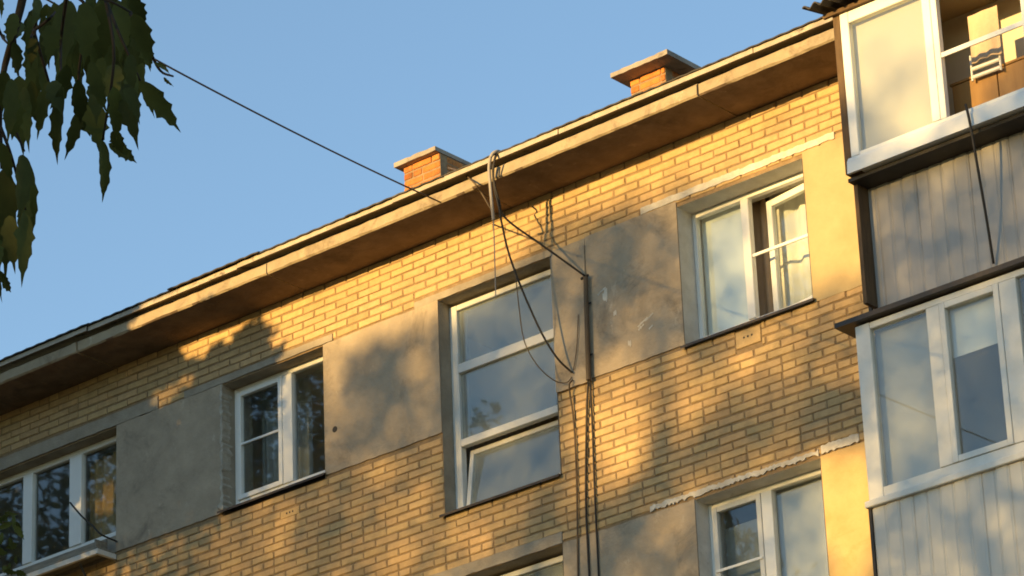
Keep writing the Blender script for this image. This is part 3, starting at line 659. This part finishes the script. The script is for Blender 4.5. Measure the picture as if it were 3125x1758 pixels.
MB().tube([p0-Vector((.05,0,0)),p0+Vector((.03,0,.01))],0.012,8).build('elbow', m_cable_d, cp)
for t in (0.25,0.75):
    q = p0.lerp(p1,t); MB().box(q.x-.032,q.x+.032,D-.034,D-.031,q.z-.008,q.z+.008).build('clamp', m_dark, cp)
cable([A(2945,300,21.93)+Vector((0,0,-.05)),A(2962,385,21.935),A(2985,520,22.0),A(3010,665,22.10),A(3032,805,22.215)],0.011,m_cable_d,'black cable slanting down over the ribbed upper balcony parapet')
cable([A(214,1534,22.85),A(247,1573,22.8),A(284,1606,22.78),A(307,1630,22.76),A(346,1648,22.9),A(356,1652,22.98)],0.009,m_cable_d,'dark cable drooping over the wooden flower shelf')

# ------------------------------------------------------------------ trees
SV = -to_sun                                              # the way the sunlight travels
def on_wall(p):
    t = (D-p.y)/SV.y; return p.x+SV.x*t, p.z+SV.z*t
def px_wall(px,py): q = at(px,py,D); return q.x, q.z
def blobs(L): return [(*px_wall(x,y), sx, sz, a) for (x,y,sx,sz,a) in L]
def field(L, X, Z): return sum(a*math.exp(-((X-x)/sx)**2-((Z-z)/sz)**2) for (x,z,sx,sz,a) in L)
# how much sun the farther crowns let through, as seen on the wall
OPEN = blobs([(900,960,1.2,.34,1.5),(1200,880,1.0,.36,1.6),(1450,760,.8,.28,1.4),(1750,600,.6,.22,.35),(2050,480,.7,.30,.9),(2350,400,.8,.35,1.2),(2540,300,.6,.4,1.4),(2560,650,.40,.55,1.5),
    (2300,700,.5,.25,.5),(2290,1090,.20,.16,.75),(1860,1260,.35,.45,.45),(1880,1400,.28,.2,.45),(1500,1650,.3,.2,.2),(1230,1680,.22,.32,.40),(1020,1120,.11,.5,.50),(1290,1080,.12,.3,.35),(1150,1250,.14,.25,.18),
    (2600,1600,.45,.45,1.2),(2560,1440,.3,.2,.8),(2640,1100,.14,.14,.5),(2950,120,1.3,.62,2.2),(2400,620,.35,.6,.8),(3090,480,.35,.25,1.0),(2860,760,.25,.2,.35),(2700,760,.22,.2,.28),(2960,1620,.17,.15,.6),(3090,1380,.2,.1,.6),(2960,1500,.3,.07,.4),(1700,1050,.2,.4,.15),(2100,1230,.15,.2,.3),(1950,1300,.2,.2,.25),
    (1930,1200,.11,.33,.45),(1870,1390,.2,.2,.5),(2115,1210,.09,.25,.5),(2170,1150,.09,.15,.35),(1765,1300,.10,.4,.4),(2390,1120,.14,.12,.3),(1440,1640,.12,.3,.2),(800,1620,.3,.12,.12),(2400,1000,.3,.1,.25),(2000,1700,.25,.2,.25),(1960,760,.2,.2,.1)])
DARK = blobs([(2013,1330,.13,.45,.22),(2330,1330,.75,.22,.08),(1150,1180,.5,.55,.17),(2780,1650,.45,.35,.16),(2850,1250,.5,.5,.08),(2540,1290,.25,.3,.2),(2060,540,.18,.14,.45),(2256,515,.14,.12,.5),(1560,640,.3,.12,.2),(1660,690,.42,.24,.42),(1850,800,.55,.5,.17),(1120,1130,.22,.25,.2),(1250,1050,.1,.2,.2),
    (900,1300,.3,.5,.05),(620,1620,.6,.2,.06),(1620,1620,.35,.14,.15),(1900,1650,.25,.4,.16),(2640,900,.3,.2,.12),(2720,640,.5,.3,.12),(2900,1700,.6,.3,.10),(2770,1200,.5,.5,.12),(1390,1130,.12,.9,.12)])
def light_far(X, Z):
    f = (0.21 if X < -20.3 else 0.19)+field(OPEN, X, Z)-field(DARK, X, Z)
    if Z > 15.45: f += (Z-15.45)*3.0
    return min(0.985, max(0.06, f))
# the near crown keeps the far end of the facade in shade, with a few gaps
GAPS = blobs([(600,1040,.24,.15,1.3),(660,1000,.22,.12,1.3),(740,960,.22,.12,1.2),(700,1010,.10,.10,1.0),(500,1210,.20,.10,1.2),(570,1165,.13,.10,1.1),(840,1050,.10,.10,.8),(620,1090,.06,.06,.8),(700,1050,.05,.05,.6),(745,1090,.05,.05,.6),(160,1370,.03,.03,.7),(176,1395,.03,.03,.9),(860,1030,.05,.05,.5)])
for (px_,py_,sx_,sz_,a_) in ((335,1490,.07,.13,1.2),(318,1545,.12,.10,1.2),(290,1560,.09,.06,1.2),(340,1530,.07,.12,1.2)):
    GAPS.append((*on_wall(at(px_,py_,D+.29)),sx_,sz_,a_))
def edge_near(Z): return -21.95-0.55*(15.4-Z) if Z < 15.4 else -21.95-1.1*(Z-15.4)
MIRY = 2*(D+0.13)
def mirrored_at(p):
    t = (MIRY/2-p.y)/(MIRY-p.y)                       # where a viewer at the camera meets this point in the glass
    return p.x*(1-t), p.z+(CAMP.z-p.z)*t
def clear_of_stair_glass(p):
    X, Z = mirrored_at(p)
    if -20.15 < X < -18.5 and Z > 13.35: return math.hypot(X+19.68,(Z-13.98)*.8) < 0.17
    return not (-17.4 < X < -15.9 and Z > 13.8)
def leaf_quad(V, Fc, p, s, rnd):
    n = Vector((rnd.gauss(0,1),rnd.gauss(0,1),rnd.gauss(0,1))).normalized(); a = n.orthogonal().normalized(); a.rotate(Matrix.Rotation(rnd.uniform(0,6.28),3,n)); b = n.cross(a); k = len(V)
    V += [tuple(p-a*s), tuple(p+b*s*.45-a*s*.1), tuple(p+a*s), tuple(p-b*s*.45-a*s*.1)]; Fc.append((k,k+1,k+2,k+3))
def tree_mesh(name, label, base, height, r0_, crown_pts, leaf, group=None, limbs=9, crown_c=None, crown_r=None, seed=0, lean=(0,0)):
    rnd = random.Random(seed); t = empty(name, base); tag(t,label,'tree',group)
    base = Vector(base); top = base+Vector((lean[0],lean[1],height*0.85))
    tr = MB(); P = [base.lerp(top,i/10)+Vector((rnd.uniform(-.12,.12),rnd.uniform(-.12,.12),0))*(1 if i else 0) for i in range(11)]
    tr.tube(P,[r0_*(1-0.88*i/10)+(0.25*r0_ if i == 0 else 0) for i in range(11)],10)
    for k in range(limbs):
        q = P[3+int(6*k/limbs)]; an = k*2.4+rnd.random(); L_ = (crown_r[0] if crown_r else 2.5)*rnd.uniform(.55,.85)
        e = q+Vector((math.cos(an)*L_,math.sin(an)*L_,L_*rnd.uniform(.3,.8))); m_ = q.lerp(e,.5)+Vector((0,0,-.1*L_))
        tr.tube(spline([q,m_,e],4),[r0_*.4*(1-.85*i/8) for i in range(9)],6)
    tr.build('trunk', m_bark, t, smooth=True)
    V, Fc = [], []
    for p in crown_pts: leaf_quad(V, Fc, p, leaf*rnd.uniform(.7,1.3), rnd)
    mb = MB(); mb.v, mb.f = V, Fc; mb.build('crown', m_leaf2, t)
    return t
# far row, standing behind the photographer
rnd = random.Random(3)
centres = [(-34.3,-8,4.2),(-29.2,-9.2,3.9),(-24.6,-7.6,3.8),(-20.0,-8.8,3.9),(-15.8,-8,3.9)]
crowns = [[] for _ in centres]
LEAF = 0.11; AREA = LEAF*LEAF*0.9*0.5
X0_, X1_, Z0_, Z1_ = -30, -9.5, 10.5, 16.6
cell = 0.125; x = X0_
while x < X1_:
    z = Z0_
    while z < Z1_:
        tau = -math.log(light_far(x+cell/2, z+cell/2)); n = tau*cell*cell/AREA
        n = int(n)+(1 if rnd.random() < n-int(n) else 0)
        for _ in range(n):
            X, Z = x+rnd.random()*cell, z+rnd.random()*cell
            L_ = 31+rnd.gauss(0,1.6); t = L_/SV.y
            p = Vector((X-SV.x*t, D-L_, Z-SV.z*t))
            i = min(range(len(centres)), key=lambda i: abs(centres[i][0]-p.x)+rnd.random()*1.5); crowns[i].append(p)
        z += cell
    x += cell
for i,(cx,cy,cr) in enumerate(centres):                  # lower crown
    for _ in range(2600):
        while True:
            u = Vector((rnd.uniform(-1,1),rnd.uniform(-1,1),rnd.uniform(-1,1)))
            if u.length < 1: break
        p = Vector((cx+u.x*cr,cy+u.y*cr,9.5+u.z*6.0))
        if on_wall(p)[1] < 10.5: crowns[i].append(p)
names = ['outermost of the tall trees standing behind the photographer, seen only by its shade','second tall tree behind the photographer, its shade on the grey panels','third tall tree behind the photographer, its shade below the staircase window','fourth tall tree behind the photographer, its shade beside the balconies','last tall tree behind the photographer, its shade on the balconies']
for i,(cx,cy,cr) in enumerate(centres):
    tree_mesh('poplar_tree', names[i], (cx,cy,0), 18.2, 0.34, crowns[i], LEAF, 'tall trees behind the photographer', 10, None, (cr,cr,7), 20+i)
# near tree at the far end of the facade, in shade and in the window reflections
pts = []; rnd = random.Random(8)
clumps = []
for _ in range(620):
    while True:
        u = Vector((rnd.uniform(-1,1),rnd.uniform(-1,1),rnd.uniform(-1,1)))
        if u.length < 1: break
    q = Vector((-30.6+u.x*5.6,12.6+u.y*3.9,15.2+u.z*9.2))
    if q.x > -29.3 and q.z > 18.6-(q.x+29.3)*0.9: continue
    clumps.append(q)
for c_ in clumps:
    for _ in range(115):
        p = c_+Vector((rnd.gauss(0,.55),rnd.gauss(0,.55),rnd.gauss(0,.45))); X, Z = on_wall(p)
        if X > edge_near(Z)+rnd.gauss(0,.05): continue
        if field(GAPS,X,Z) > rnd.uniform(.35,.6): continue
        if inframe(p,200) or p.z < 4 or not clear_of_stair_glass(p): continue
        if Z < 14.0 and X > -26 and rnd.random() < 0.82: continue
        pts.append(p)
# the sheltering side is denser
for _ in range(48000):
    X = rnd.uniform(-27.5,-21.8); Z = rnd.uniform(12.8,16.6)
    if rnd.random() < 0.9*max(0,min(1,(14.25-Z)/.45)): continue
    if X > edge_near(Z)+rnd.gauss(0,.06) or field(GAPS,X,Z) > rnd.uniform(.3,.5): continue
    t = (8.2+rnd.gauss(0,1.2))/SV.y; p = Vector((X-SV.x*t, D-SV.y*t, Z-SV.z*t))
    if not inframe(p,200) and clear_of_stair_glass(p): pts.append(p)
tree_mesh('lime_tree','big leafy tree before the shaded end of the facade, mirrored in its windows',(-30.2,12.2,0),21,0.36,pts,0.085,None,14,None,(4.8,3.5,8),5)

pts = []; rnd = random.Random(18)  # second tree, added to block the sky's reflection in the wide window
for _ in range(330):
    while True:
        u = Vector((rnd.uniform(-1,1),rnd.uniform(-1,1),rnd.uniform(-1,1)))
        if u.length < 1: break
    c_ = Vector((-39.5+u.x*4.6,10.8+u.y*3.6,15.5+u.z*8.6))
    for _ in range(110): pts.append(c_+Vector((rnd.gauss(0,.55),rnd.gauss(0,.55),rnd.gauss(0,.45))))
tree_mesh('lime_tree','second big leafy tree added beyond the shaded end of the facade to darken the wide window reflection',(-39.5,10.8,0),21,0.36,pts,0.10,None,14,None,(4.4,3.4,8),6)
pts = []  # unseen bushy tree, added to keep the sun off the maple leaves
for _ in range(30000):
    while True:
        u = Vector((rnd.uniform(-1,1),rnd.uniform(-1,1),rnd.uniform(-1,1)))
        if u.length < 1: break
    p = Vector((-5.6+u.x*5.6,-9.5+u.y*2.8,5.3+u.z*4.8))
    pts.append(p)
tree_mesh('added_bushy_tree','low bushy tree added unseen behind the photographer to shade the maple branch',(-6.2,-9.5,0),9,0.2,pts,0.13,None,8,None,(3.4,2.4,4),9)
# maple whose drooping branch hangs into the picture ---------------------
MT = empty('maple_tree',(-6.2,0.9,0)); tag(MT,'dark drooping maple branch with pointed hanging leaves close to the viewer','tree')
def leaf_mesh(seed):
    rnd = random.Random(seed); st = 18; v = []; f = []
    for i in range(st+1):
        s_ = i/st
        wd = 0.5*(math.sin(math.pi*min(1,s_**0.72))**0.85)*(1-0.25*s_) + 0.004
        if 0.25 < s_ < 0.85: wd *= 1+0.34*(1 if (i+seed) % 4 == 0 else (0.25 if (i+seed) % 4 == 3 else -0.35))*rnd.uniform(.5,1)
        if s_ > 0.80: wd *= 0.55
        wr = wd*rnd.uniform(.85,1.1); zc = -0.30*(s_-.45)**2; tw = 0.10*math.sin(2.2*s_+seed)
        v += [(-wd,s_,zc+0.10*wd+tw*wd),(0,s_,zc),(wr,s_,zc+0.10*wr-tw*wr)]
    for i in range(st):
        a, b = 3*i, 3*(i+1); f += [(a,a+1,b+1,b),(a+1,a+2,b+2,b+1)]
    me = bpy.data.meshes.new('leaf'); me.from_pydata(v,[],f); me.polygons.foreach_set('use_smooth',[True]*len(f)); me.update(); me.materials.append(m_leaf); return me
LM = [leaf_mesh(s_) for s_ in (1,2,3,4,5)]
lr = random.Random(21)
def leaf(b, t, wpx, d, roll=None, tipd=0.0):
    Bp, Tp = atd(b[0],b[1],d), atd(t[0],t[1],d+tipd); Yv = Tp-Bp; L_ = Yv.length; Yv.normalize()
    vd = (CAMP-Bp).normalized(); Zv = (vd-Yv*vd.dot(Yv)).normalized(); Xv = Yv.cross(Zv)
    an = lr.uniform(-.5,.5) if roll is None else roll
    Xr = Xv*math.cos(an)+Zv*math.sin(an); Zr = Zv*math.cos(an)-Xv*math.sin(an)
    wd = wpx/F_PX*d*0.80/max(.5,math.cos(an))
    mx = Matrix((Xr*wd, Yv*L_, Zr*L_*lr.uniform(.6,1.2))).transposed().to_4x4(); mx.translation = Bp-WLOC[MT.name]
    o = bpy.data.objects.new('leaf', lr.choice(LM)); COL.objects.link(o); o.parent = MT; o.matrix_local = mx
    return o
k1 = 0.6211
Lz = [((690,400),(897,657),120),((690,420),(765,580),38),((610,400),(672,720),135),((505,690),(515,1008),95),((540,705),(684,803),75),((395,540),(320,792),88),((300,430),(266,822),105),((235,400),(178,692),85),
 ((455,500),(490,745),150),((330,330),(250,560),120),((105,95),(70,200),80),((70,215),(95,390),85),((90,370),(110,770),150),((120,745),(100,1090),125),((125,1030),(110,1397),115),((25,820),(30,1395),150),((5,1340),(58,1452),50),
 ((190,-20),(165,135),80),((660,70),(752,345),125),((770,310),(852,372),34),((800,380),(850,425),22),((165,180),(150,335),75),((330,-10),(310,330),150),((420,10),(420,330),150),((500,20),(500,330),150),((590,0),(600,300),150),((640,-20),(720,140),110),
 ((500,280),(455,520),110),((560,300),(545,560),110),((640,260),(650,470),80),((250,120),(240,310),110),((440,300),(520,560),100),((250,390),(300,560),110),((380,400),(400,620),110),((560,430),(580,700),110),((310,60),(260,260),90),((700,180),(740,350),90),
 ((20,350),(10,560),110),((60,470),(70,700),130),((0,700),(60,900),90),((60,900),(20,1180),110),((90,900),(150,1200),90),((0,-20),(10,90),30),((5,170),(30,200),30),((-10,1150),(0,1330),60),((-20,1250),(5,1500),40),((60,380),(40,700),110),((115,420),(140,745),90),((40,1050),(70,1335),110),((140,790),(165,1190),80),((150,400),(190,640),80),((70,60),(40,230),90),((620,420),(690,600),80),((480,380),(470,600),120),((400,480),(440,690),110),((560,640),(600,760),90),((650,330),(640,560),95),((230,20),(200,120),50)]
for (b_,t_,w_) in Lz:
    leaf((b_[0]*k1,b_[1]*k1),(t_[0]*k1,t_[1]*k1),w_*k1,4.0+lr.uniform(-.28,.28),None,lr.uniform(-.05,.05))
for _ in range(78):                                       # the leaves behind them
    x_, y_ = lr.uniform(150,700), lr.uniform(-60,330); l_ = lr.uniform(190,300)
    if (y_+l_ > 560 or (y_ > 240 and lr.random() < .6)): continue
    leaf((x_*k1,y_*k1),((x_+lr.uniform(-45,45))*k1,(y_+l_)*k1),lr.uniform(60,95)*k1,4.35+lr.uniform(0,.5))
# soft clump low down at the edge of the picture
for _ in range(46):
    x_, y_ = lr.uniform(-90,60), lr.uniform(1560,1790); l_ = lr.uniform(25,60); an = lr.uniform(0,6.28)
    leaf((x_,y_),(x_+math.cos(an)*l_,y_+abs(math.sin(an))*l_),lr.uniform(14,26),4.7+lr.uniform(-.3,.3),lr.uniform(-.9,.9))
tw = MB()
pt = lambda x_,y_,d: atd(x_*k1,y_*k1,d)
tw.tube(spline([pt(135,-160,4.0),pt(110,0,4.0),pt(70,160,4.0),pt(30,300,4.02),pt(8,420,4.02),pt(0,620,4.05),pt(10,830,4.05)],6),[0.0052*(1-.6*i/36) for i in range(37)],7)
for P_ in ([(150,-120),(190,30),(165,150),(150,190)],[(160,-140),(330,-30),(520,0),(640,60)],[(330,-30),(420,40),(390,330),(385,430)],[(520,0),(600,200),(690,400)],[(640,60),(740,260),(790,350),(850,375)],[(165,150),(240,95),(270,60)],[(520,0),(560,290),(505,690)],[(330,-30),(300,200),(300,430)],[(70,160),(90,370)],[(8,420),(60,600),(120,745)],[(0,620),(60,780),(125,1030)],[(165,150),(240,400)],[(-30,70),(5,170),(40,215)]):
    S_ = spline([pt(a_,b_,4.02+lr.uniform(-.05,.05)) for (a_,b_) in P_],5); tw.tube(S_,[0.0022*(1-.5*i/len(S_)) for i in range(len(S_))],5)
tw.build('twigs', m_twig, MT, smooth=True)
mt = MB(); b0 = Vector((-6.2,0.9,0)); j1 = Vector((-5.9,1.1,2.3)); e1 = pt(135,-160,4.0)
mt.tube(spline([b0,(-6.15,.95,1.2),j1,(-5.6,1.0,3.6),(-5.7,.8,5.2)],5),[0.17*(1-.7*i/20) for i in range(21)],9)
mt.tube(spline([j1,(-4.7,1.9,3.9),Vector((-3.5,2.3,4.35)),e1],6),[0.05*(1-.88*i/18) for i in range(19)],7)
mt.tube(spline([j1,(-7.2,1.2,3.4),(-8.4,1.0,4.6)],5),[0.06*(1-.8*i/10) for i in range(11)],7)
lowp = atd(-60,1650,4.7); mt.tube(spline([j1,(-5.2,2.2,2.9),lowp+Vector((-.5,-.3,.1)),lowp],6),[0.05*(1-.85*i/18) for i in range(19)],7)
mt.build('trunk', m_bark, MT, smooth=True)
V, Fc = [], []; cr = random.Random(4)
for _ in range(5200):
    while True:
        u = Vector((cr.uniform(-1,1),cr.uniform(-1,1),cr.uniform(-1,1)))
        if u.length < 1: break
    p = Vector((-6.0+u.x*2.3,0.6+u.y*2.1,4.9+u.z*1.8))
    if not inframe(p,260): leaf_quad(V,Fc,p,cr.uniform(.04,.075),cr)
mb = MB(); mb.v, mb.f = V, Fc; mb.build('crown', m_leaf, MT)
